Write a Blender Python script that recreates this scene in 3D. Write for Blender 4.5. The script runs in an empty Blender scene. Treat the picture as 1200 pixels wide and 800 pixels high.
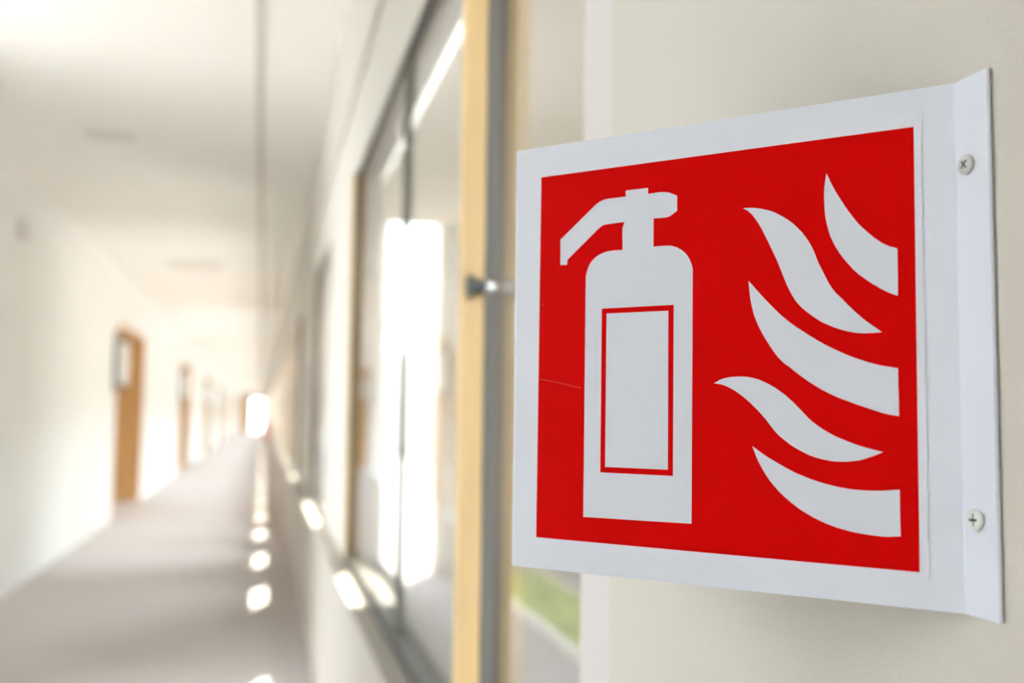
import bpy, bmesh, math, random
from mathutils import Matrix, Vector
random.seed(7)
C = bpy.context.scene.collection
SC = bpy.context.scene

# ------------------------------------------------------------------ camera
EYE = 1.20
cam_d = bpy.data.cameras.new('camera')
cam = bpy.data.objects.new('camera', cam_d); C.objects.link(cam)
cam_d.sensor_fit = 'HORIZONTAL'; cam_d.sensor_width = 36.0
cam_d.lens = 1174.29 / 1200 * 36.0
cam_d.clip_start = 0.02; cam_d.clip_end = 300
r_ = Vector((0.97047993, -0.2408838, 0.0119876))
u_ = Vector((-0.0295626, -0.0694797, 0.99714524))
f_ = Vector((0.23936324, 0.96806382, 0.07454981))
m = Matrix((r_, u_, -f_)).transposed().to_4x4(); m.translation = Vector((0, 0, EYE))
cam.matrix_world = m
cam_d.dof.use_dof = True
cam_d.dof.focus_distance = 0.428
cam_d.dof.aperture_fstop = 5.5
cam_d.dof.aperture_blades = 0
SC.camera = cam

# ------------------------------------------------------------------ world, sun, exposure
w = bpy.data.worlds.new('world'); SC.world = w; w.use_nodes = True
bg = w.node_tree.nodes['Background']
bg.inputs['Color'].default_value = (0.86, 0.93, 1.0, 1); bg.inputs['Strength'].default_value = 4.5
sun_d = bpy.data.lights.new('sun', 'SUN'); sun_d.energy = 13.0; sun_d.angle = math.radians(0.6)
sun_d.color = (1.0, 0.93, 0.82)
sun = bpy.data.objects.new('sun', sun_d); C.objects.link(sun)
sun.rotation_euler = Vector((-1.0, -2.0, -5.2)).to_track_quat('-Z', 'Y').to_euler()
sun.location = (3, 0, 12)
SC.view_settings.view_transform = 'Standard'; SC.view_settings.look = 'None'
SC.view_settings.gamma = 1.0; SC.view_settings.use_curve_mapping = False
SC.view_settings.exposure = 2.37
cy = SC.cycles
cy.use_denoising = True
cy.max_bounces = 12; cy.diffuse_bounces = 7; cy.glossy_bounces = 4; cy.transparent_max_bounces = 64
cy.transmission_bounces = 8; cy.sample_clamp_indirect = 8.0
cy.caustics_reflective = False; cy.caustics_refractive = False

# ------------------------------------------------------------------ materials
def mat(name, col, rough=0.6, metal=0.0, spec=0.5, var=0.0, scale=20.0, bump=0.0, bscale=200.0, coat=0.0, emit=None, stretch=None):
    mt = bpy.data.materials.new(name); mt.use_nodes = True
    nt = mt.node_tree; b = nt.nodes['Principled BSDF']
    b.inputs['Base Color'].default_value = (*col, 1); b.inputs['Roughness'].default_value = rough
    b.inputs['Metallic'].default_value = metal; b.inputs['Specular IOR Level'].default_value = spec
    b.inputs['Coat Weight'].default_value = coat; b.inputs['Coat Roughness'].default_value = 0.25
    tc = nt.nodes.new('ShaderNodeTexCoord'); mp = nt.nodes.new('ShaderNodeMapping')
    nt.links.new(tc.outputs['Object'], mp.inputs['Vector'])
    if stretch: mp.inputs['Scale'].default_value = stretch
    if var > 0:
        n = nt.nodes.new('ShaderNodeTexNoise'); n.inputs['Scale'].default_value = scale
        n.inputs['Detail'].default_value = 6
        cr = nt.nodes.new('ShaderNodeValToRGB')
        cr.color_ramp.elements[0].position = 0.3; cr.color_ramp.elements[1].position = 0.7
        cr.color_ramp.elements[0].color = (*[c * (1 - var) for c in col], 1)
        cr.color_ramp.elements[1].color = (*[min(1, c * (1 + var)) for c in col], 1)
        nt.links.new(mp.outputs[0], n.inputs['Vector']); nt.links.new(n.outputs[0], cr.inputs[0])
        nt.links.new(cr.outputs[0], b.inputs['Base Color'])
    if bump > 0:
        n = nt.nodes.new('ShaderNodeTexNoise'); n.inputs['Scale'].default_value = bscale
        n.inputs['Detail'].default_value = 4
        bp = nt.nodes.new('ShaderNodeBump'); bp.inputs['Strength'].default_value = bump
        bp.inputs['Distance'].default_value = 0.001
        nt.links.new(mp.outputs[0], n.inputs['Vector']); nt.links.new(n.outputs[0], bp.inputs['Height'])
        nt.links.new(bp.outputs[0], b.inputs['Normal'])
    if emit:
        b.inputs['Emission Color'].default_value = (*emit[0], 1); b.inputs['Emission Strength'].default_value = emit[1]
    return mt

M = dict(
    wall=mat('painted_wall', (0.64, 0.60, 0.54), 0.75, var=0.02, scale=3, bump=0.3, bscale=260),
    wall_white=mat('white_wall', (0.86, 0.86, 0.835), 0.8, var=0.012, scale=1.5),
    apron=mat('apron_wall', (0.49, 0.445, 0.395), 0.7, var=0.02, scale=3),
    ceiling=mat('ceiling_plaster', (0.90, 0.88, 0.835), 0.85, var=0.012, scale=1.5),
    carpet=mat('carpet', (0.585, 0.54, 0.525), 0.95, spec=0.1, var=0.10, scale=90, bump=0.6, bscale=500),
    oak=mat('pale_oak', (0.80, 0.56, 0.27), 0.45, var=0.10, scale=6, stretch=(6, 6, 0.6)),
    door_wood=mat('door_veneer', (0.64, 0.41, 0.19), 0.5, var=0.12, scale=4, stretch=(5, 5, 0.5)),
    walnut=mat('dark_stained_wood', (0.16, 0.105, 0.055), 0.5, var=0.35, scale=3, stretch=(3, 3, 1.2)),
    alu=mat('grey_aluminium', (0.17, 0.165, 0.155), 0.6, metal=0.0, var=0.03),
    dark=mat('dark_bronze_frame', (0.055, 0.052, 0.042), 0.45, var=0.1),
    gasket=mat('grey_green_gasket', (0.12, 0.125, 0.09), 0.6, var=0.05),
    chrome=mat('brushed_chrome', (0.75, 0.76, 0.78), 0.22, metal=1.0, var=0.02),
    dark_metal=mat('dark_metal', (0.10, 0.11, 0.12), 0.4, metal=0.8, var=0.05),
    white_paint=mat('white_gloss_paint', (0.66, 0.61, 0.60), 0.4, var=0.01),
    sign=mat('white_sign_plastic', (0.76, 0.785, 0.88), 0.38, spec=0.4, var=0.008, scale=8, bump=0.10, bscale=900),
    film=mat('white_vinyl_film', (0.77, 0.79, 0.88), 0.36, spec=0.4, bump=0.08, bscale=900, var=0.006, scale=9),
    print_white=mat('white_print', (0.72, 0.74, 0.83), 0.38, spec=0.4, bump=0.08, bscale=900, var=0.006, scale=9),
    screw=mat('zinc_plated_steel', (0.58, 0.58, 0.54), 0.55, metal=0.25, var=0.05, scale=600, bump=0.1, bscale=2000),
    screw_white=mat('painted_screw_head', (0.72, 0.75, 0.70), 0.4, metal=0.1, var=0.03, scale=600),
    recess=mat('dark_recess', (0.03, 0.045, 0.06), 0.5, metal=0.4, var=0.1, scale=600),
    paving=mat('courtyard_paving', (0.31, 0.288, 0.293), 0.9, var=0.08, scale=3),
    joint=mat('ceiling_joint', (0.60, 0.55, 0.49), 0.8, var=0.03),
    facade=mat('cream_render', (0.50, 0.47, 0.43), 0.9, var=0.03, scale=1),
    column=mat('white_column', (0.90, 0.88, 0.82), 0.8, var=0.02, scale=1),
    grass=mat('grass_blades', (0.58, 0.64, 0.32), 0.8, var=0.3, scale=8),
    soil=mat('soil', (0.46, 0.48, 0.28), 0.95, var=0.3, scale=20),
    kerb=mat('pale_kerb', (0.66, 0.66, 0.64), 0.8, var=0.05),
    slat=mat('larch_slat', (0.36, 0.23, 0.11), 0.6, var=0.15, scale=5, stretch=(1, 1, 6)),
    lamp=mat('opal_glass', (0.9, 0.9, 0.88), 0.3, var=0.01),
    vent=mat('grey_grille', (0.78, 0.75, 0.69), 0.6, var=0.03),
    box=mat('grey_plastic', (0.80, 0.78, 0.74), 0.5, var=0.02),
    exit_green=mat('pale_green_panel', (0.60, 0.74, 0.66), 0.4, var=0.02, emit=((0.6, 0.8, 0.7), 0.06)),
    red_metal=mat('red_enamel', (0.55, 0.03, 0.03), 0.3, var=0.03),
)
def red_print():
    mt = mat('red_print', (0.68, 0.0005, 0.0005), 0.38, spec=0.06, bump=0.07, bscale=900)
    nt = mt.node_tree; b = nt.nodes['Principled BSDF']
    tc = nt.nodes.new('ShaderNodeTexCoord')
    # sparse pale dust specks, fixed on the print
    v = nt.nodes.new('ShaderNodeTexVoronoi'); v.inputs['Scale'].default_value = 85
    nt.links.new(tc.outputs['Object'], v.inputs['Vector'])
    lt = nt.nodes.new('ShaderNodeMath'); lt.operation = 'LESS_THAN'; lt.inputs[1].default_value = 0.022
    nt.links.new(v.outputs['Distance'], lt.inputs[0])
    n = nt.nodes.new('ShaderNodeTexNoise'); n.inputs['Scale'].default_value = 25
    nt.links.new(tc.outputs['Object'], n.inputs['Vector'])
    gt = nt.nodes.new('ShaderNodeMath'); gt.operation = 'GREATER_THAN'; gt.inputs[1].default_value = 0.58
    nt.links.new(n.outputs[0], gt.inputs[0])
    mu = nt.nodes.new('ShaderNodeMath'); mu.operation = 'MULTIPLY'
    nt.links.new(lt.outputs[0], mu.inputs[0]); nt.links.new(gt.outputs[0], mu.inputs[1])
    m2 = nt.nodes.new('ShaderNodeMath'); m2.operation = 'MULTIPLY'; m2.inputs[1].default_value = 0.45
    nt.links.new(mu.outputs[0], m2.inputs[0])
    mx = nt.nodes.new('ShaderNodeMix'); mx.data_type = 'RGBA'
    mx.inputs[6].default_value = (0.68, 0.0005, 0.0005, 1); mx.inputs[7].default_value = (0.65, 0.42, 0.36, 1)
    nt.links.new(m2.outputs[0], mx.inputs[0]); nt.links.new(mx.outputs[2], b.inputs['Base Color'])
    return mt
M['red'] = red_print()
def glass():
    mt = bpy.data.materials.new('window_glass'); mt.use_nodes = True
    nt = mt.node_tree; nt.nodes.clear()
    out = nt.nodes.new('ShaderNodeOutputMaterial'); mix = nt.nodes.new('ShaderNodeMixShader')
    tr = nt.nodes.new('ShaderNodeBsdfTransparent'); tr.inputs[0].default_value = (0.93, 0.95, 0.94, 1)
    gl = nt.nodes.new('ShaderNodeBsdfGlossy'); gl.inputs['Roughness'].default_value = 0.0
    g = nt.nodes.new('ShaderNodeNewGeometry')
    dp = nt.nodes.new('ShaderNodeVectorMath'); dp.operation = 'DOT_PRODUCT'
    nt.links.new(g.outputs['Incoming'], dp.inputs[0]); nt.links.new(g.outputs['Normal'], dp.inputs[1])
    def mth(op, a=None, b=None):
        n = nt.nodes.new('ShaderNodeMath'); n.operation = op
        for i, x in enumerate((a, b)):
            if x is None: continue
            if isinstance(x, (int, float)): n.inputs[i].default_value = x
            else: nt.links.new(x, n.inputs[i])
        return n.outputs[0]
    c = mth('ABSOLUTE', dp.outputs['Value'])
    p = mth('POWER', mth('SUBTRACT', 1.0, c), 5.0)
    f = mth('ADD', mth('MULTIPLY', p, 0.96), 0.04)
    nt.links.new(f, mix.inputs[0]); nt.links.new(tr.outputs[0], mix.inputs[1]); nt.links.new(gl.outputs[0], mix.inputs[2])
    nt.links.new(mix.outputs[0], out.inputs[0])
    return mt
M['glass'] = glass()

# ------------------------------------------------------------------ mesh helpers
class MB:
    """collects shapes into one mesh"""
    def __init__(s): s.bm = bmesh.new()
    def box(s, x0, x1, y0, y1, z0, z1, bev=0.0):
        r = bmesh.ops.create_cube(s.bm, size=1.0)
        vs = r['verts']
        for v in vs:
            v.co = Vector((x0 + (v.co.x + .5) * (x1 - x0), y0 + (v.co.y + .5) * (y1 - y0), z0 + (v.co.z + .5) * (z1 - z0)))
        if bev > 0:
            es = list({e for v in vs for e in v.link_edges})
            bmesh.ops.bevel(s.bm, geom=es, offset=bev, segments=2, profile=0.6, affect='EDGES')
        return s
    def lathe(s, prof, seg=24, mtx=None):
        """profile [(r, h)] turned about +Z, then transformed by mtx"""
        mtx = mtx or Matrix(); rings = []
        for r, h in prof:
            if r < 1e-7: rings.append([s.bm.verts.new(mtx @ Vector((0, 0, h)))])
            else: rings.append([s.bm.verts.new(mtx @ Vector((r * math.cos(2 * math.pi * i / seg), r * math.sin(2 * math.pi * i / seg), h))) for i in range(seg)])
        for a, b in zip(rings, rings[1:]):
            for i in range(seg):
                j = (i + 1) % seg
                q = [a[i % len(a)], a[j % len(a)], b[j % len(b)], b[i % len(b)]]
                q = [v for k, v in enumerate(q) if v not in q[:k]]
                if len(q) > 2: s.bm.faces.new(q)
        return s
    def build(s, name, material, parent=None, smooth=False, origin=None):
        bmesh.ops.recalc_face_normals(s.bm, faces=s.bm.faces)
        if origin is not None: bmesh.ops.translate(s.bm, verts=s.bm.verts, vec=-Vector(origin))
        me = bpy.data.meshes.new(name); s.bm.to_mesh(me); s.bm.free()
        me.materials.append(material)
        if smooth:
            for p in me.polygons: p.use_smooth = True
        o = bpy.data.objects.new(name, me); C.objects.link(o)
        if parent: o.parent = parent
        if origin is not None: o.location = origin
        return o
def tube(mb, pts, r, seg=10):
    pts = [Vector(p) for p in pts]; rings = []
    for i, p in enumerate(pts):
        d = (pts[min(i + 1, len(pts) - 1)] - pts[max(i - 1, 0)]).normalized()
        a = d.orthogonal().normalized(); b = d.cross(a)
        if rings:  # keep frames aligned
            ref = (rings[-1][0].co - pts[i - 1]); a = (ref - d * ref.dot(d)).normalized(); b = d.cross(a)
        rings.append([mb.bm.verts.new(p + (a * math.cos(2 * math.pi * k / seg) + b * math.sin(2 * math.pi * k / seg)) * r) for k in range(seg)])
    for A, B in zip(rings, rings[1:]):
        for k in range(seg): mb.bm.faces.new((A[k], A[(k + 1) % seg], B[(k + 1) % seg], B[k]))
    mb.bm.faces.new(rings[0]); mb.bm.faces.new(rings[-1][::-1])
def tag(o, label=None, cat=None, group=None, kind=None):
    if label: o['label'] = label
    if cat: o['category'] = cat
    if group: o['group'] = group
    if kind: o['kind'] = kind
    return o
def empty(name, loc=(0, 0, 0)):
    o = bpy.data.objects.new(name, None); o.empty_display_size = 0.05; C.objects.link(o); o.location = loc
    return o
def copy_tree(o, parent=None):
    c = o.copy(); C.objects.link(c); c.parent = parent
    for ch in list(o.children): copy_tree(ch, c)
    return c
def structure(o, label=None, cat=None):
    return tag(o, label, cat, kind='structure')

# ------------------------------------------------------------------ the corridor shell
XR, XRO = 0.2556, 0.335       # right wall, inner and outer face
XL = -1.60                    # left wall
ZC = 2.67                     # ceiling
Y0, Y1 = -7.0, 70.0
ZS, ZH = 0.76, 1.93           # window sill and head
WIN = [(0.72, 3.05), (4.15, 5.36), (7.05, 7.82)] + [(8.75 + 1.8 * i, 9.52 + 1.8 * i) for i in range(33)]
BACK = [(-6.2, -3.4)]

o = MB().box(XL - 0.5, XRO, Y0, Y1, -0.1, 0).build('floor', M['carpet'])
structure(o, 'grey brown carpet running the whole length of the corridor', 'floor')
o = MB().box(XL - 0.5, XRO, Y0, Y1, ZC, ZC + 0.1).build('ceiling', M['ceiling'])
structure(o, 'smooth cream main ceiling of the corridor', 'ceiling')
o = MB().box(-0.068, -0.038, Y0, Y1, ZC - 0.006, ZC).build('trim_1', M['joint'])
structure(o, 'thin darker joint strip running along the ceiling', 'trim')
o = MB().box(XR - 0.014, XR, Y0, Y1, 2.19, 2.22, 0.004).build('trim_4', M['joint'])  # darker strip standing in for a shadow band on this wall
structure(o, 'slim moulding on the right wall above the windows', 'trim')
mb = MB()
mb.box(XR, XRO, Y0, Y1, ZH, ZC + 0.1)
ys = [Y0] + [y for a_ in sorted(BACK + WIN) for y in a_] + [Y1]
for a, b in zip(ys[::2], ys[1::2]): mb.box(XR, XRO, a, b, ZS - 0.02, ZH)
o = mb.build('wall_right', M['wall'])
structure(o, 'cream painted window wall that carries the red sign', 'wall')
o = MB().box(XR, XRO, Y0, Y1, 0, ZS - 0.02).build('wall_right_low', M['apron'])
o.name = 'wall_right_apron'
structure(o, 'beige low wall under the windows, from carpet to sill', 'wall')
mb = MB(); mb.box(0.206, XRO + 0.03, Y0, Y1, ZS - 0.02, ZS, 0.004)
o = mb.build('trim_2', M['apron'])
structure(o, 'long beige window sill board on the low wall', 'window sill')

DOORS = [12.0 + 9.0 * i for i in range(6)]
DW, DH, DD = 2.5, 2.2, 0.33
mb = MB()
GLS = [(0.9, 1.29), (3.4, 4.1)]      # unseen glazed openings added to the left wall for fill daylight
ys = [Y0] + [y for g_ in GLS for y in g_] + [y for d in DOORS for y in (d, d + DW)] + [Y1]
for a, b in zip(ys[::2], ys[1::2]): mb.box(XL - 0.5, XL, a, b, 0, ZC)
for g0, g1 in GLS: mb.box(XL - 0.5, XL, g0, g1, 2.45, ZC); mb.box(XL - 0.5, XL, g0, g1, 0, 0.05)
for d in DOORS:
    mb.box(XL - 0.5, XL, d, d + DW, DH, ZC); mb.box(XL - 0.5, XL - DD - 0.04, d, d + DW, 0, DH)
o = mb.build('wall_left', M['wall_white'])
structure(o, 'long white left wall with recessed wooden doors', 'wall')
# cove moulding between left wall and ceiling
mb = MB()
prof = [(0, 0), (0.0, -0.10), (0.012, -0.10), (0.03, -0.06), (0.06, -0.03), (0.10, -0.012), (0.10, 0)]
a = [mb.bm.verts.new((XL + x, Y0, ZC + z)) for x, z in prof]; b = [mb.bm.verts.new((XL + x, Y1, ZC + z)) for x, z in prof]
for i in range(len(prof)):
    j = (i + 1) % len(prof); mb.bm.faces.new((a[i], a[j], b[j], b[i]))
o = mb.build('trim_3', M['wall_white'], smooth=False)
structure(o, 'white cove moulding where left wall meets ceiling', 'moulding')

# ------------------------------------------------------------------ windows of the right wall
def make_window(W, post):
    r = g = empty('window_1', (XR, 0, ZS))
    z1 = ZH - ZS; J = W - 0.030
    # relative to the near lower inner corner of the opening; +x goes outside
    n0 = 0.085 if post else 0.03
    MB().box(0.004, 0.046, 0.0, n0, 0, z1, 0.002).build('side_jamb', M['white_paint'], g)['label'] = 'pinkish white side frame'
    s = 0.480 if post else n0
    MB().box(0.004, 0.016, s, J, z1 - 0.018, z1, 0.001).build('head_rail', M['dark'], g)['label'] = 'dark head rail'
    MB().box(-0.008, 0.006, s, J, 0, 0.036, 0.002).build('bottom_rail', M['dark'], g)['label'] = 'dark bottom rail'
    MB().box(0.006, 0.016, s, J, 0, 0.020, 0.001).build('bottom_rail', M['gasket'], g)
    MB().box(-0.010, -0.003, J, W, 0, z1, 0.001).build('timber_edge', M['oak'] if post else M['apron'], g)
    MB().box(-0.003, 0.040, J, W, 0, z1, 0.001).build('side_jamb', M['walnut'], g)['label'] = 'dark brown far side frame'
    if not post:
        MB().box(0.008, 0.012, n0, J, 0.020, z1 - 0.018).build('glass_pane', M['glass'], g)
        return structure(r)
    MB().box(0.003, 0.016, n0, 0.45, 0, 0.010, 0.001).build('bottom_rail', M['alu'], g)['label'] = 'thin grey rail under the near pane'
    MB().box(-0.0275, 0.000, 0.452, 0.480, 0, z1, 0.0025).build('mullion', M['oak'], g)['label'] = 'pale oak upright post'
    MB().box(0.000, 0.014, 0.4495, 0.480, 0, z1, 0.001).build('seal_strip', M['alu'], g)['label'] = 'grey aluminium strip behind the oak post'
    MB().box(0.014, 0.036, 0.4495, 0.482, 0, z1, 0.001).build('outer_post', M['walnut'], g)['label'] = 'dark brown outer post'
    MB().box(0.003, 0.016, 1.235, 1.250, 0.020, z1 - 0.018, 0.001).build('glazing_bar', M['gasket'], g)['label'] = 'thin grey green upright bar'
    MB().box(0.012, 0.015, n0, 0.450, 0.010, z1).build('glass_pane', M['glass'], g)
    MB().box(0.012, 0.015, 0.482, 1.236, 0.020, z1 - 0.018).build('glass_pane', M['glass'], g)
    MB().box(0.008, 0.011, 1.251, J, 0.020, z1 - 0.018).build('glass_pane', M['glass'], g)
    # turn latch on the post
    h = MB()
    rot = Matrix.Rotation(math.pi / 2, 4, 'Y')
    base = Matrix.Translation((-0.0245, 0.434, 0.593)) @ rot
    h.lathe([(0, 0), (0.014, 0), (0.0145, 0.002), (0.014, 0.005), (0.009, 0.006), (0.009, 0.016), (0.008, 0.018), (0, 0.018)], 20, base)
    hb = h.build('latch', M['dark_metal'], g); hb['label'] = 'round dark latch on the oak post'
    k = MB(); k.lathe([(0.0, 0.0182), (0.009, 0.0185), (0.0108, 0.021), (0.0115, 0.026), (0.0100, 0.032), (0.006, 0.0345), (0, 0.035)], 20, base)
    kb = k.build('latch_knob', M['chrome'], hb, smooth=True); kb['label'] = 'shiny chrome knob'
    return structure(r)
wl = ['nearest window, with oak post and chrome latch, beside the red sign', 'second window along the right wall, beyond the nearest pier',
      'third window along the right wall counted from the sign', 'fourth window along the right wall counted from the sign']
protos = {}
for k, (a, c) in enumerate(WIN + BACK):
    key = round(c - a, 3)
    if key in protos: o = copy_tree(protos[key])
    else: o = protos[key] = make_window(c - a, k == 0)
    o.location = (XR, a, ZS); o.name = 'window_%d' % (k + 1)
    o['category'] = 'window'; o['group'] = 'windows of the right wall'
    o['label'] = wl[k] if k < 4 else 'one of the far blurred windows of the right wall beyond the fourth'
    if k == len(WIN): o['label'] = 'glazed window of the right wall behind the viewpoint'

# ------------------------------------------------------------------ doors of the left wall
def make_door():
    r = empty('door_1', (XL, 0, 0))
    MB().box(-DD, 0.012, DW - 0.03, DW, 0, DH, 0.002).build('door_lining', M['door_wood'], r)
    MB().box(-DD, 0.012, 0, 0.03, 0, DH, 0.002).build('door_lining', M['door_wood'], r)
    MB().box(-DD, 0.012, 0.03, DW - 0.03, DH - 0.03, DH, 0.002).build('door_head', M['door_wood'], r)
    for s in (0, 1):
        y0 = 0.03 + s * (DW - 0.06) / 2
        l = MB().box(-DD - 0.035, -DD + 0.01, y0 + 0.003, y0 + (DW - 0.06) / 2 - 0.003, 0.006, DH - 0.034, 0.002).build('door_leaf', M['door_wood'], r)
        yh = 0.03 + (DW - 0.06) / 2 + (0.07 if s else -0.07)
        h = MB(); tube(h, [(-DD + 0.008, yh, 1.02), (-DD + 0.06, yh, 1.02), (-DD + 0.06, yh + (0.11 if s else -0.11), 1.02)], 0.009)
        h.build('door_handle', M['chrome'], l, smooth=True)
    return structure(r)
d0 = make_door()
dn = ['nearest recessed brown wooden double door in the left wall', 'second recessed brown wooden door along the left wall',
      'third recessed brown wooden door along the left wall', 'fourth recessed brown wooden door along the left wall',
      'fifth brown wooden door along the left wall', 'farthest brown wooden door of the left wall']
for i, d in enumerate(DOORS):
    o = d0 if i == 0 else copy_tree(d0)
    o.location = (XL, d, 0); o.name = 'door_%d' % (i + 1)
    o['label'] = dn[i]; o['category'] = 'door'; o['group'] = 'doors of the left wall'

# added unseen openings in the left wall that let in fill light
for q, (g0, g1) in enumerate(GLS):
    r = structure(empty('window_%d' % (41 + q), (XL - 0.3, g0, 0.05)), ['narrow glazed opening in the left wall opposite the sign', 'wide glazed opening in the left wall just outside the picture'][q], 'window')
    W = g1 - g0
    MB().box(0, 0.06, 0, W, 0, 0.05).box(0, 0.06, 0, W, 2.35, 2.4).box(0, 0.06, 0, 0.04, 0.05, 2.35).box(0, 0.06, W - 0.04, W, 0.05, 2.35).build('window_frame', M['white_paint'], r)
    MB().box(0.028, 0.032, 0.04, W - 0.04, 0.05, 2.35).build('glass_pane', M['glass'], r)
structure(MB().box(XL - 9, XL - 0.5, -14, 11, -0.15, -0.02).build('ground_left', M['paving']), 'paving outside the glazed bay on the left', 'paving')

# far end: wall with a glazed door, daylight behind it
mb = MB()
GX0, GX1, GH = -0.74, 0.02, 2.15
mb.box(XL - 0.5, GX0, Y1, Y1 + 0.12, 0, ZC); mb.box(GX1, XRO, Y1, Y1 + 0.12, 0, ZC); mb.box(GX0, GX1, Y1, Y1 + 0.12, GH, ZC)
structure(mb.build('wall_back', M['wall']), 'small end wall far down the corridor', 'wall')
r = structure(empty('door_7', (GX0, Y1, 0)), 'bright glazed door at the far end of the corridor', 'door')
W = GX1 - GX0
mb = MB().box(0, 0.07, 0.02, 0.07, 0, GH).box(W - 0.07, W, 0.02, 0.07, 0, GH).box(0.07, W - 0.07, 0.02, 0.07, GH - 0.07, GH).box(0.07, W - 0.07, 0.02, 0.07, 0, 0.09)
mb.build('door_frame', M['white_paint'], r)
MB().box(0.07, W - 0.07, 0.04, 0.048, 0.09, GH - 0.07).build('glass_pane', M['glass'], r)
h = MB(); tube(h, [(0.10, 0.02, 0.9), (0.10, -0.04, 0.9), (0.10, -0.04, 1.4), (0.10, 0.02, 1.4)], 0.012); h.build('door_handle', M['chrome'], r, smooth=True)
r = empty('wood_panel', (-1.36, Y1 - 0.102, 0))
tag(r, 'dark wooden cabinet door at the end wall left of the glazed door', 'cabinet')
MB().box(0, 0.52, 0, 0.10, 0, 2.2, 0.004).build('cabinet_body', M['door_wood'], r)
MB().box(0.02, 0.50, -0.02, 0.0, 0.05, 2.15, 0.003).build('cabinet_door', M['door_wood'], r)
r.name = 'wooden_cabinet'

# near end, behind the viewpoint: wall with a small window added for daylight on the sign
mb = MB()
mb.box(XL - 0.5, XRO, Y0 - 0.12, Y0, 0, 1.0); mb.box(XL - 0.5, XRO, Y0 - 0.12, Y0, 2.2, ZC)
mb.box(XL - 0.5, -1.2, Y0 - 0.12, Y0, 1.0, 2.2); mb.box(-0.3, XRO, Y0 - 0.12, Y0, 1.0, 2.2)
structure(mb.build('wall_front', M['wall']), 'end wall behind the viewpoint', 'wall')
r = structure(empty('window_40', (-1.2, Y0 - 0.1, 1.0)), 'end window behind the viewpoint', 'window')
mb = MB().box(0, 0.05, 0, 0.06, 0, 1.2).box(0.85, 0.9, 0, 0.06, 0, 1.2).box(0.05, 0.85, 0, 0.06, 0, 0.05).box(0.05, 0.85, 0, 0.06, 1.15, 1.2)
mb.build('window_frame', M['white_paint'], r)
MB().box(0.05, 0.85, 0.028, 0.032, 0.05, 1.15).build('glass_pane', M['glass'], r)

# ------------------------------------------------------------------ outside, seen through the glass
structure(MB().box(XRO, 9.0, -14, 95, -0.15, -0.02).build('ground_outside', M['paving']), 'grey lilac paving of the courtyard outside the windows', 'paving')
structure(MB().box(XL - 6, XRO, Y1 + 0.12, 95, -0.15, -0.02).build('ground_far', M['paving']), 'paving outside the far glazed door', 'paving')
structure(MB().box(XL - 0.5, XRO, Y0, Y1, ZC + 0.1, ZC + 0.2).build('roof_slab', M['column']), 'flat roof over the corridor', 'roof')
structure(MB().box(4.6, 5.0, -14, 80, -0.02, 3.3).build('facade_opposite', M['facade']), 'cream rendered wing across the courtyard', 'facade')
structure(MB().box(0.70, 4.6, -3.0, 7.6, 2.66, 2.86).box(XRO, 0.70, -3.0, 3.1, 2.66, 2.86).build('porch_roof', M['facade']), 'flat porch roof outside the nearest window', 'roof')  # added slab that keeps sun and sky off the nearest windows
structure(MB().box(1.30, 4.6, 7.6, 7.9, -0.02, 4.6).build('wing_wall', M['facade']), 'beige rendered wing wall closing the porch outside', 'wall')  # added wall, hides the bright sky seen through the near pane
# slim white post under the added shading roof
r = empty('porch_post', (0.80, 7.2, -0.02)); tag(r, 'slim white post outside, seen through the nearest window', 'post')
MB().box(-0.06, 0.06, 0, 0.12, 0.04, 2.68, 0.004).build('post_shaft', M['column'], r)
MB().box(-0.08, 0.08, -0.02, 0.14, 0, 0.04, 0.004).build('post_foot', M['column'], r)
# timber slats on the added sky-blocking wall
r = empty('slat_screen', (1.36, 7.545, 0.50)); tag(r, 'brown timber slats on the wall outside, seen through the glass by the oak post', 'screen')
for x in (0.05, 0.50): MB().box(x - 0.02, x + 0.02, 0.012, 0.05, 0, 1.22, 0.003).build('post', M['slat'], r)
s0 = MB().box(0, 0.55, -0.012, 0.012, 0, 0.18, 0.004).build('slat', M['slat'], r)
for i in range(1, 4): c = s0.copy(); C.objects.link(c); c.parent = r; c.location.z = 0.02 + 0.33 * i
s0.location.z = 0.02

# planted strip
r = empty('grass_bed', (1.56, 4.2, -0.02)); tag(r, 'narrow bed of bright green grass with pale kerb outside the near pane', 'grass bed')
MB().box(0, 0.04, 0, 3.2, 0, 0.05, 0.004).box(0.50, 0.54, 0, 3.2, 0, 0.05, 0.004).box(0.04, 0.50, 0, 0.04, 0, 0.05).box(0.04, 0.50, 3.16, 3.2, 0, 0.05).build('kerb', M['kerb'], r)
MB().box(0.04, 0.50, 0.04, 3.16, 0, 0.035).build('soil', M['soil'], r)
bm = bmesh.new()
for i in range(9000):
    x = random.uniform(0.05, 0.49); y = random.uniform(0.05, 3.15); a = random.uniform(0, 6.28); h = random.uniform(0.03, 0.06)
    dx, dy = math.cos(a) * 0.004, math.sin(a) * 0.004; t = random.uniform(-0.02, 0.02)
    bm.faces.new([bm.verts.new(p) for p in ((x - dx, y - dy, 0.034), (x + dx, y + dy, 0.034), (x + t, y - t, 0.034 + h))])
me = bpy.data.meshes.new('grass_blades'); bm.to_mesh(me); bm.free(); me.materials.append(M['grass'])
o = bpy.data.objects.new('grass_blades', me); C.objects.link(o); o.parent = r; o['kind'] = 'stuff'

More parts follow.
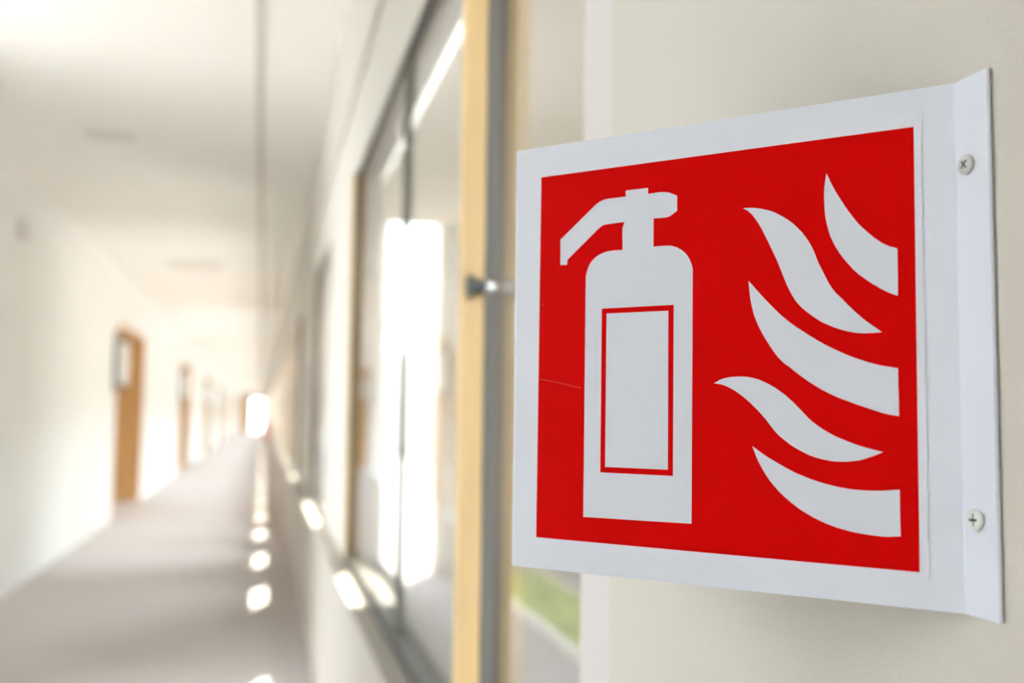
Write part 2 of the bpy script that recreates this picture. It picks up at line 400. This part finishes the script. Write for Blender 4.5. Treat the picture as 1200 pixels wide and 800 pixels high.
# ------------------------------------------------------------------ things along the corridor
def sconce():
    r = empty('wall_lamp', (XL, 0, 1.73))
    MB().box(0, 0.018, -0.05, 0.05, -0.31, 0.36, 0.004).build('wall_plate', M['dark_metal'], r)
    b = MB(); b.lathe([(0, -0.235), (0.05, -0.235), (0.062, -0.22), (0.062, 0.22), (0.05, 0.235), (0, 0.235)], 24, Matrix.Translation((0.085, 0, 0)))
    b.build('lamp_shade', M['lamp'], r, smooth=True)
    MB().lathe([(0, 0.236), (0.052, 0.236), (0.045, 0.262), (0, 0.27)], 24, Matrix.Translation((0.085, 0, 0))).build('top_cap', M['dark_metal'], r)
    MB().lathe([(0, -0.27), (0.045, -0.262), (0.052, -0.236), (0, -0.236)], 24, Matrix.Translation((0.085, 0, 0))).build('bottom_cap', M['dark_metal'], r)
    return r
s0 = sconce()
sl = ['white cylindrical wall lamp just before the nearest wooden door', 'white wall lamp just before the second wooden door',
      'white wall lamp just before the third wooden door', 'white wall lamp just before the fourth wooden door']
for i in range(4):
    o = s0 if i == 0 else copy_tree(s0)
    o.location = (XL, DOORS[i] - 0.22, 1.73)
    tag(o, sl[i], 'lamp', 'wall lamps by the doors')
r = empty('junction_box', (XL, 7.2, 2.40)); tag(r, 'small grey box high on the left wall near the picture edge', 'junction box')
MB().box(0, 0.045, -0.07, 0.07, -0.06, 0.06, 0.004).build('housing', M['box'], r)
MB().box(0.045, 0.050, -0.055, 0.055, -0.045, 0.045, 0.002).build('cover', M['box'], r)
def grille(x, y, wx, wy, label):
    r = empty('ceiling_vent', (x, y, ZC)); tag(r, label, 'vent', 'ceiling vents')
    MB().box(-wx / 2, wx / 2, -wy / 2, -wy / 2 + 0.02, -0.012, 0).box(-wx / 2, wx / 2, wy / 2 - 0.02, wy / 2, -0.012, 0) \
        .box(-wx / 2, -wx / 2 + 0.02, -wy / 2 + 0.02, wy / 2 - 0.02, -0.012, 0).box(wx / 2 - 0.02, wx / 2, -wy / 2 + 0.02, wy / 2 - 0.02, -0.012, 0).build('frame', M['vent'], r)
    n = 6; st = (wy - 0.04) / n; f = None
    for i in range(n):
        if f is None: f = MB().box(-wx / 2 + 0.02, wx / 2 - 0.02, -0.5 * st + 0.004, 0.5 * st - 0.004, -0.009, -0.001).build('vane', M['vent'], r); c = f
        else: c = f.copy(); C.objects.link(c); c.parent = r
        c.location.y = -wy / 2 + 0.02 + st * (i + 0.5)
grille(-0.83, 5.6, 0.25, 0.22, 'small beige ceiling vent nearest the viewer, on the left ceiling')
grille(-0.70, 10.4, 0.52, 0.50, 'larger faint ceiling vent farther down the corridor')
# hanging exit sign, its writing lost in the blur
r = empty('hanging_sign', (-0.52, 31.0, 2.18)); tag(r, 'small pale green illuminated sign hanging from the far ceiling', 'sign')
MB().box(-0.19, 0.19, -0.02, 0.02, 0, 0.20, 0.004).build('sign_body', M['exit_green'], r)
for x in (-0.14, 0.14): MB().box(x - 0.004, x + 0.004, -0.004, 0.004, 0.20, ZC - 2.18).build('rod', M['chrome'], r)
# red extinguisher on the right wall
r = empty('fire_extinguisher', (XR - 0.10, 30.35, 0.42)); tag(r, 'red fire extinguisher hung on the right wall far down the corridor', 'fire extinguisher')
MB().lathe([(0, 0), (0.070, 0), (0.080, 0.012), (0.080, 0.40), (0.072, 0.445), (0.045, 0.48), (0.022, 0.49), (0, 0.49)], 24).build('cylinder', M['red_metal'], r, smooth=False)
MB().lathe([(0, 0.49), (0.018, 0.49), (0.018, 0.54), (0, 0.545)], 16).build('valve', M['dark_metal'], r)
MB().box(-0.10, 0.03, -0.012, 0.012, 0.545, 0.56, 0.003).box(-0.10, 0.02, -0.010, 0.010, 0.575, 0.59, 0.003).box(0.0, 0.02, -0.01, 0.01, 0.56, 0.575).build('handle', M['dark_metal'], r)
h = MB(); tube(h, [(0, -0.02, 0.52), (-0.06, -0.07, 0.50), (-0.085, -0.06, 0.40), (-0.092, -0.02, 0.25), (-0.092, -0.01, 0.12)], 0.010); h.build('hose', M['dark_metal'], r, smooth=True)
MB().box(0.078, 0.10, -0.03, 0.03, 0.30, 0.42).build('wall_bracket', M['dark_metal'], r)
# ------------------------------------------------------------------ THE SIGN
PHI = 0.7603018; FX, FY, FZ = 0.25346757, 0.32392730, EYE + 0.12945063     # top of the fold line
SW, SH, ST = 0.19904599, 0.200, 0.0014
sg = empty('fire_extinguisher_sign', (FX, FY, FZ - SH))
tag(sg, 'white projecting sign with red extinguisher and flames pictogram on cream wall', 'sign')
e = Vector((-math.sin(PHI), math.cos(PHI), 0)); nrm = Vector((-math.cos(PHI), -math.sin(PHI), 0))
def fillet(pts, rad, seg=6):
    out = [pts[0]]
    for i in range(1, len(pts) - 1):
        p = pts[i]; a = (pts[i - 1] - p).normalized(); b = (pts[i + 1] - p).normalized()
        th = a.angle(b) / 2; d = rad[i] / math.tan(th); c = p + (a + b).normalized() * (rad[i] / math.sin(th))
        s, t = p + a * d - c, p + b * d - c; om = s.angle(t)
        for k in range(seg + 1):
            q = k / seg; out.append(c + s * (math.sin((1 - q) * om) / math.sin(om)) + t * (math.sin(q * om) / math.sin(om)))
    out.append(pts[-1]); return out
apex = e * SW
base = [Vector((0, -0.0177, 0)), Vector((0, 0, 0)), apex, Vector((0, 2 * apex.y, 0)), Vector((0, 2 * apex.y + 0.0177, 0))]
def offset(pts, d):
    out = []
    for i, p in enumerate(pts):
        t1 = (pts[i] - pts[i - 1]).normalized() if i else None
        t2 = (pts[i + 1] - pts[i]).normalized() if i < len(pts) - 1 else None
        n1 = Vector((t1.y, -t1.x, 0)) if t1 else None; n2 = Vector((t2.y, -t2.x, 0)) if t2 else None
        n1 = n1 or n2; n2 = n2 or n1
        b = (n1 + n2).normalized(); out.append(p + b * (d / b.dot(n1)))
    return out
inner = offset(base, ST)
Po = fillet(base, [0, 0.0016, 0.0022, 0.0016, 0]); Pi = fillet(inner, [0, 0.0008, 0.0008, 0.0008, 0])
bm = bmesh.new()
def col(p, z): return bm.verts.new((p.x, p.y, z))
cols = [(col(a, SH), col(a, 0), col(b, 0), col(b, SH)) for a, b in zip(Po, Pi)]
for A, B in zip(cols, cols[1:]):
    for k in range(4): bm.faces.new((A[k], A[(k + 1) % 4], B[(k + 1) % 4], B[k]))
bm.faces.new(cols[0]); bm.faces.new(cols[-1][::-1])
bmesh.ops.recalc_face_normals(bm, faces=bm.faces)
es = [x for x in bm.edges if x.calc_face_angle(0) > 1.2 and x.calc_length() > 0.0001]
bmesh.ops.bevel(bm, geom=es, offset=0.0003, segments=2, affect='EDGES', clamp_overlap=True)
me = bpy.data.meshes.new('folded_plate'); bm.to_mesh(me); bm.free(); me.materials.append(M['sign'])
pl = bpy.data.objects.new('folded_plate', me); C.objects.link(pl); pl.parent = sg; pl['label'] = 'white plastic plate folded at the wall'

def uv(u, v, n):       # millimetres on the plate: u from its free edge, v down from its top, n out of its face (metres)
    return e * (SW - u / 1000) + Vector((0, 0, SH + v / 1000)) + nrm * n
def flat(name, polys, n0, n1, material, parent, label=None):
    bm = bmesh.new()
    for P in polys:
        top = [bm.verts.new(uv(u, v, n1)) for u, v in P]; bot = [bm.verts.new(uv(u, v, n0)) for u, v in P]
        bm.faces.new(top); bm.faces.new(bot[::-1])
        for i in range(len(P)):
            j = (i + 1) % len(P); bm.faces.new((top[i], bot[i], bot[j], top[j]))
    bmesh.ops.recalc_face_normals(bm, faces=bm.faces)
    me = bpy.data.meshes.new(name); bm.to_mesh(me); bm.free(); me.materials.append(material)
    o = bpy.data.objects.new(name, me); C.objects.link(o); o.parent = parent
    if label: o['label'] = label
    return o
SHAPES = {
'ext' : [ (26.2,-46.1), (26.3,-50.1), (26.3,-54.1), (26.3,-58.1), (27.5,-58.1), (28.6,-58.2), (29.8,-58.2), (30.0,-55.9), (35.1,-51.7), (40.3,-47.5), (45.4,-43.3), (47.0,-42.1), (48.5,-41.3), (50.0,-41.0), (53.2,-40.9), (56.4,-40.8), (59.6,-40.8), (58.7,-43.4), (58.6,-46.8), (58.7,-50.2), (58.7,-53.6), (56.8,-53.5), (54.9,-53.5), (53.0,-53.5), (51.8,-53.6), (50.6,-53.7), (49.5,-54.0), (48.1,-54.4), (46.8,-54.9), (45.5,-55.5), (44.4,-56.3), (43.3,-57.2), (42.4,-58.2), (41.7,-59.3), (41.1,-60.5), (40.7,-61.7), (40.3,-62.8), (40.0,-64.0), (39.9,-65.2), (39.4,-174.6), (91.8,-174.2), (92.5,-65.6), (92.5,-64.6), (92.3,-63.6), (92.0,-62.6), (91.6,-61.5), (91.2,-60.5), (90.6,-59.5), (90.0,-58.5), (89.2,-57.5), (88.4,-56.7), (87.4,-55.9), (86.3,-55.2), (85.2,-54.5), (82.8,-53.7), (80.7,-53.4), (78.5,-53.3), (76.2,-53.3), (73.9,-53.3), (73.9,-49.0), (73.9,-44.8), (73.9,-40.5), (76.2,-40.6), (78.5,-40.7), (80.7,-40.6), (82.3,-40.0), (83.8,-39.1), (85.2,-38.2), (85.2,-36.0), (85.2,-33.8), (85.2,-31.5), (83.5,-30.7), (81.7,-29.8), (79.9,-29.3), (77.0,-29.0), (74.1,-29.1), (71.2,-29.2), (71.2,-26.4), (67.5,-26.4), (63.9,-26.4), (60.2,-26.4), (60.2,-29.2), (57.3,-29.2), (54.4,-29.2), (51.5,-29.2), (49.3,-29.4), (46.9,-30.1), (44.6,-31.5) ],
'lo' : [ (48.3,-79.8), (83.7,-79.8), (83.3,-154.3), (47.9,-154.2) ],
'li' : [ (50.7,-82.2), (81.1,-82.3), (80.9,-151.7), (50.4,-151.6) ],
'f1' : [ (150.4,-29.5), (151.2,-31.3), (151.9,-33.1), (152.7,-34.8), (153.8,-37.0), (154.9,-39.1), (156.1,-41.2), (157.3,-43.3), (158.6,-45.4), (160.0,-47.5), (161.2,-49.2), (162.5,-51.0), (163.9,-52.7), (165.4,-54.2), (166.9,-55.7), (168.4,-57.2), (169.9,-58.4), (171.3,-59.6), (172.9,-60.6), (174.3,-61.3), (175.8,-61.8), (177.3,-62.4), (177.3,-68.6), (177.3,-74.8), (177.2,-80.9), (175.7,-80.3), (174.1,-79.6), (172.6,-78.8), (170.9,-77.8), (169.2,-76.6), (167.5,-75.5), (165.7,-74.1), (164.0,-72.7), (162.3,-71.3), (161.2,-70.1), (160.1,-69.0), (159.1,-67.7), (157.7,-66.0), (156.4,-64.2), (155.1,-62.3), (153.9,-60.2), (152.8,-58.0), (151.8,-55.7), (151.1,-53.4), (150.5,-51.0), (150.0,-48.6), (149.7,-46.2), (149.5,-43.9), (149.4,-41.5), (149.4,-39.4), (149.4,-37.3), (149.5,-35.2), (149.8,-33.3), (150.1,-31.4) ],
'f2' : [ (115.2,-40.2), (116.5,-40.2), (117.9,-40.3), (119.3,-40.4), (121.0,-40.7), (122.7,-41.1), (124.4,-41.6), (126.2,-42.2), (127.9,-42.9), (129.5,-43.7), (131.2,-44.8), (132.9,-45.9), (134.5,-47.1), (136.0,-48.3), (137.4,-49.7), (138.7,-51.1), (140.0,-52.5), (141.1,-54.0), (142.2,-55.6), (143.2,-57.3), (144.1,-59.0), (144.9,-60.8), (145.6,-62.6), (146.2,-64.4), (146.9,-66.2), (147.8,-68.1), (148.7,-70.0), (149.6,-71.9), (150.5,-73.8), (151.5,-75.6), (152.6,-77.3), (153.7,-78.7), (155.0,-80.0), (156.2,-81.3), (157.7,-83.0), (159.3,-84.7), (160.8,-86.3), (162.5,-87.9), (164.2,-89.5), (166.0,-91.0), (167.7,-92.3), (169.4,-93.6), (171.1,-94.9), (169.4,-95.0), (167.7,-95.1), (165.9,-95.1), (164.2,-95.1), (162.4,-94.9), (160.7,-94.7), (158.7,-94.3), (156.7,-93.7), (154.8,-93.1), (152.7,-92.3), (150.7,-91.4), (148.7,-90.4), (146.8,-89.3), (145.0,-88.0), (143.3,-86.7), (141.6,-85.3), (139.9,-83.8), (138.4,-82.1), (137.1,-80.4), (136.0,-78.6), (135.0,-76.7), (133.8,-74.1), (132.8,-71.6), (131.8,-69.0), (131.0,-66.9), (130.2,-64.8), (129.4,-62.8), (128.2,-60.1), (127.0,-57.5), (125.8,-54.9), (124.6,-52.5), (123.5,-50.1), (122.2,-47.7), (121.3,-46.3), (120.3,-44.8), (119.3,-43.4), (118.6,-42.7), (117.8,-41.9), (117.0,-41.2) ],
'f3' : [ (117.5,-71.4), (119.0,-73.1), (120.5,-74.9), (122.0,-76.6), (123.9,-78.8), (125.8,-80.9), (127.8,-83.0), (129.8,-85.1), (131.9,-87.1), (134.1,-89.0), (136.4,-90.8), (138.7,-92.5), (141.1,-94.1), (143.6,-95.8), (146.1,-97.4), (148.6,-98.9), (151.0,-100.2), (153.5,-101.5), (156.0,-102.7), (158.3,-103.8), (160.8,-104.8), (163.2,-105.7), (165.5,-106.5), (167.9,-107.2), (170.3,-107.9), (172.4,-108.3), (174.6,-108.7), (176.8,-109.1), (176.8,-115.3), (176.9,-121.4), (176.9,-127.6), (175.0,-127.2), (173.1,-126.9), (171.3,-126.5), (168.9,-125.7), (166.5,-124.9), (164.1,-124.1), (161.1,-123.1), (158.2,-122.0), (155.3,-120.9), (152.7,-119.8), (150.2,-118.6), (147.7,-117.3), (145.1,-115.7), (142.6,-114.1), (140.1,-112.3), (138.2,-110.9), (136.4,-109.4), (134.6,-107.9), (133.4,-107.1), (132.2,-106.2), (131.2,-105.2), (129.6,-103.5), (128.2,-101.6), (126.9,-99.7), (125.4,-97.3), (123.9,-94.9), (122.6,-92.4), (121.5,-90.2), (120.6,-87.9), (119.7,-85.5), (119.1,-83.1), (118.6,-80.7), (118.2,-78.2), (117.9,-75.9), (117.7,-73.7) ],
'f4' : [ (102.0,-114.3), (103.3,-113.7), (104.5,-113.0), (105.8,-112.5), (108.0,-112.0), (110.3,-111.7), (112.6,-111.6), (114.8,-111.6), (117.0,-111.8), (119.2,-112.3), (121.2,-112.8), (123.1,-113.6), (124.9,-114.4), (126.8,-115.4), (128.7,-116.5), (130.5,-117.8), (132.2,-119.0), (133.7,-120.3), (135.3,-121.7), (136.5,-122.8), (137.6,-124.0), (138.8,-125.2), (140.4,-126.9), (142.0,-128.6), (143.8,-130.2), (145.9,-131.8), (148.2,-133.3), (150.6,-134.7), (153.0,-135.9), (155.5,-136.9), (158.0,-137.9), (160.2,-138.7), (162.4,-139.4), (164.6,-140.0), (166.6,-140.5), (168.7,-141.0), (170.8,-141.5), (169.4,-142.1), (168.1,-142.7), (166.7,-143.3), (165.0,-143.9), (163.3,-144.5), (161.6,-145.0), (159.4,-145.3), (157.2,-145.6), (154.9,-145.7), (152.4,-145.7), (149.9,-145.4), (147.4,-145.0), (145.1,-144.4), (142.8,-143.7), (140.5,-142.7), (138.4,-141.7), (136.3,-140.5), (134.3,-139.3), (132.4,-137.8), (130.5,-136.3), (128.8,-134.7), (127.3,-132.9), (125.9,-131.1), (124.4,-129.2), (122.7,-127.3), (121.0,-125.5), (119.1,-123.7), (117.3,-122.0), (115.4,-120.4), (113.4,-118.9), (111.5,-117.6), (109.5,-116.5), (107.5,-115.5), (105.7,-114.9), (103.9,-114.6) ],
'f5' : [ (118.7,-140.5), (120.6,-141.8), (122.5,-143.1), (124.4,-144.4), (127.0,-145.9), (129.6,-147.3), (132.2,-148.7), (134.5,-149.8), (136.8,-150.9), (139.2,-151.8), (141.6,-152.7), (144.1,-153.5), (146.6,-154.2), (149.1,-154.8), (151.5,-155.3), (154.0,-155.8), (156.6,-156.1), (159.2,-156.4), (161.9,-156.5), (164.4,-156.6), (167.0,-156.5), (169.6,-156.4), (171.9,-156.2), (174.3,-155.9), (176.7,-155.7), (176.7,-161.5), (176.7,-167.4), (176.8,-173.3), (175.1,-173.4), (173.5,-173.6), (171.8,-173.8), (169.7,-173.8), (167.6,-173.7), (165.5,-173.6), (163.1,-173.4), (160.7,-173.1), (158.4,-172.8), (156.0,-172.3), (153.5,-171.8), (151.2,-171.1), (148.7,-170.3), (146.2,-169.3), (143.8,-168.3), (141.2,-166.9), (138.7,-165.5), (136.3,-163.9), (134.1,-162.3), (132.0,-160.6), (130.0,-158.8), (128.3,-157.0), (126.6,-155.1), (125.1,-153.1), (123.7,-151.0), (122.4,-148.8), (121.2,-146.6), (120.3,-144.6), (119.5,-142.5) ],
'red' : [ (15.3,-14.9), (184.1,-15.1), (183.4,-186.2), (14.4,-185.6) ],
'stk' : [ (11.7,-12.2), (186.6,-11.5), (186.5,-188.7), (11.2,-189.2) ],

}
film = flat('vinyl_film', [[(11.5, -12.0), (186.6, -11.6), (186.5, -188.8), (11.3, -189.0)]], 0.00002, 0.00048, M['film'], sg, 'white stuck-on film')
flat('red_background', [SHAPES['red']], 0.00048, 0.00054, M['red'], film, 'red printed square')
flat('extinguisher_symbol', [SHAPES['ext']], 0.00054, 0.00060, M['print_white'], film, 'white fire extinguisher pictogram')
lo, li = SHAPES['lo'], SHAPES['li']
flat('label_outline', [[lo[i], lo[(i + 1) % 4], li[(i + 1) % 4], li[i]] for i in range(4)], 0.00060, 0.00064, M['red'], film, 'red outline of the label on the pictogram')
for k in range(1, 6):
    flat('flame_symbol', [SHAPES['f%d' % k]], 0.00054, 0.00060, M['print_white'], film, 'white flame pictogram')
scr = mat('scratch', (0.62, 0.10, 0.09), 0.6)
pts = [(15.2, -111.6), (20, -112.3), (28.5, -113.9), (33, -114.9), (37.6, -115.9)]
flat('scratch', [[a, b, (b[0], b[1] - 0.22), (a[0], a[1] - 0.22)] for a, b in zip(pts, pts[1:])], 0.00054, 0.00056, scr, film, 'faint pale scratch')

def screw(x, y, z, R, ang, material, lab):
    ax = Matrix.Translation((x, y, z)) @ Matrix.Rotation(-math.pi / 2, 4, 'Y') @ Matrix.Rotation(ang, 4, 'Z')
    b = MB(); b.lathe([(0, 0), (R * .55, 0), (R * .97, 0.0005), (R, 0.0008), (R * .985, 0.0012), (R * .9, 0.00155), (R * .6, 0.0018), (R * .25, 0.0019), (0, 0.0019)], 40, ax)
    hd = b.build('screw', material, None, smooth=True)
    c = MB(); a, t = 0.0021, 0.00042
    for L, T in ((a, t), (t, a)):
        q = MB(); q.box(-L, L, -T, T, 0.00125, 0.003)
        for v in q.bm.verts: v.co = ax @ v.co
        mm = bpy.data.meshes.new('q'); q.bm.to_mesh(mm); q.bm.free()
        co = bpy.data.objects.new('q', mm); C.objects.link(co)
        md = hd.modifiers.new('cut', 'BOOLEAN'); md.object = co; md.operation = 'DIFFERENCE'; md.solver = 'EXACT'
        dg = bpy.context.evaluated_depsgraph_get(); dg.update()
        nm = bpy.data.meshes.new_from_object(hd.evaluated_get(dg)); hd.modifiers.clear(); hd.data = nm
        bpy.data.objects.remove(co)
    hd.parent = sg; hd['label'] = lab
    q = MB(); q.box(-a * .98, a * .98, -t * .98, t * .98, 0.00126, 0.00150); q.box(-t * .98, t * .98, -a * .98, a * .98, 0.00126, 0.00151)  # dark cross fill standing in for the shade inside the cut slot
    for v in q.bm.verts: v.co = ax @ v.co
    q.build('cross_recess', M['recess'], hd)['label'] = 'dark cross slot'
SX = 0.0 - 0.0001
screw(SX, 0.31755 - FY, (EYE + 0.09594) - (FZ - SH), 0.0038, math.radians(42), M['screw'], 'zinc cross-head screw, upper')
screw(SX, 0.31665 - FY, (EYE - 0.03555) - (FZ - SH), 0.0040, math.radians(3), M['screw_white'], 'pale cross-head screw, lower')
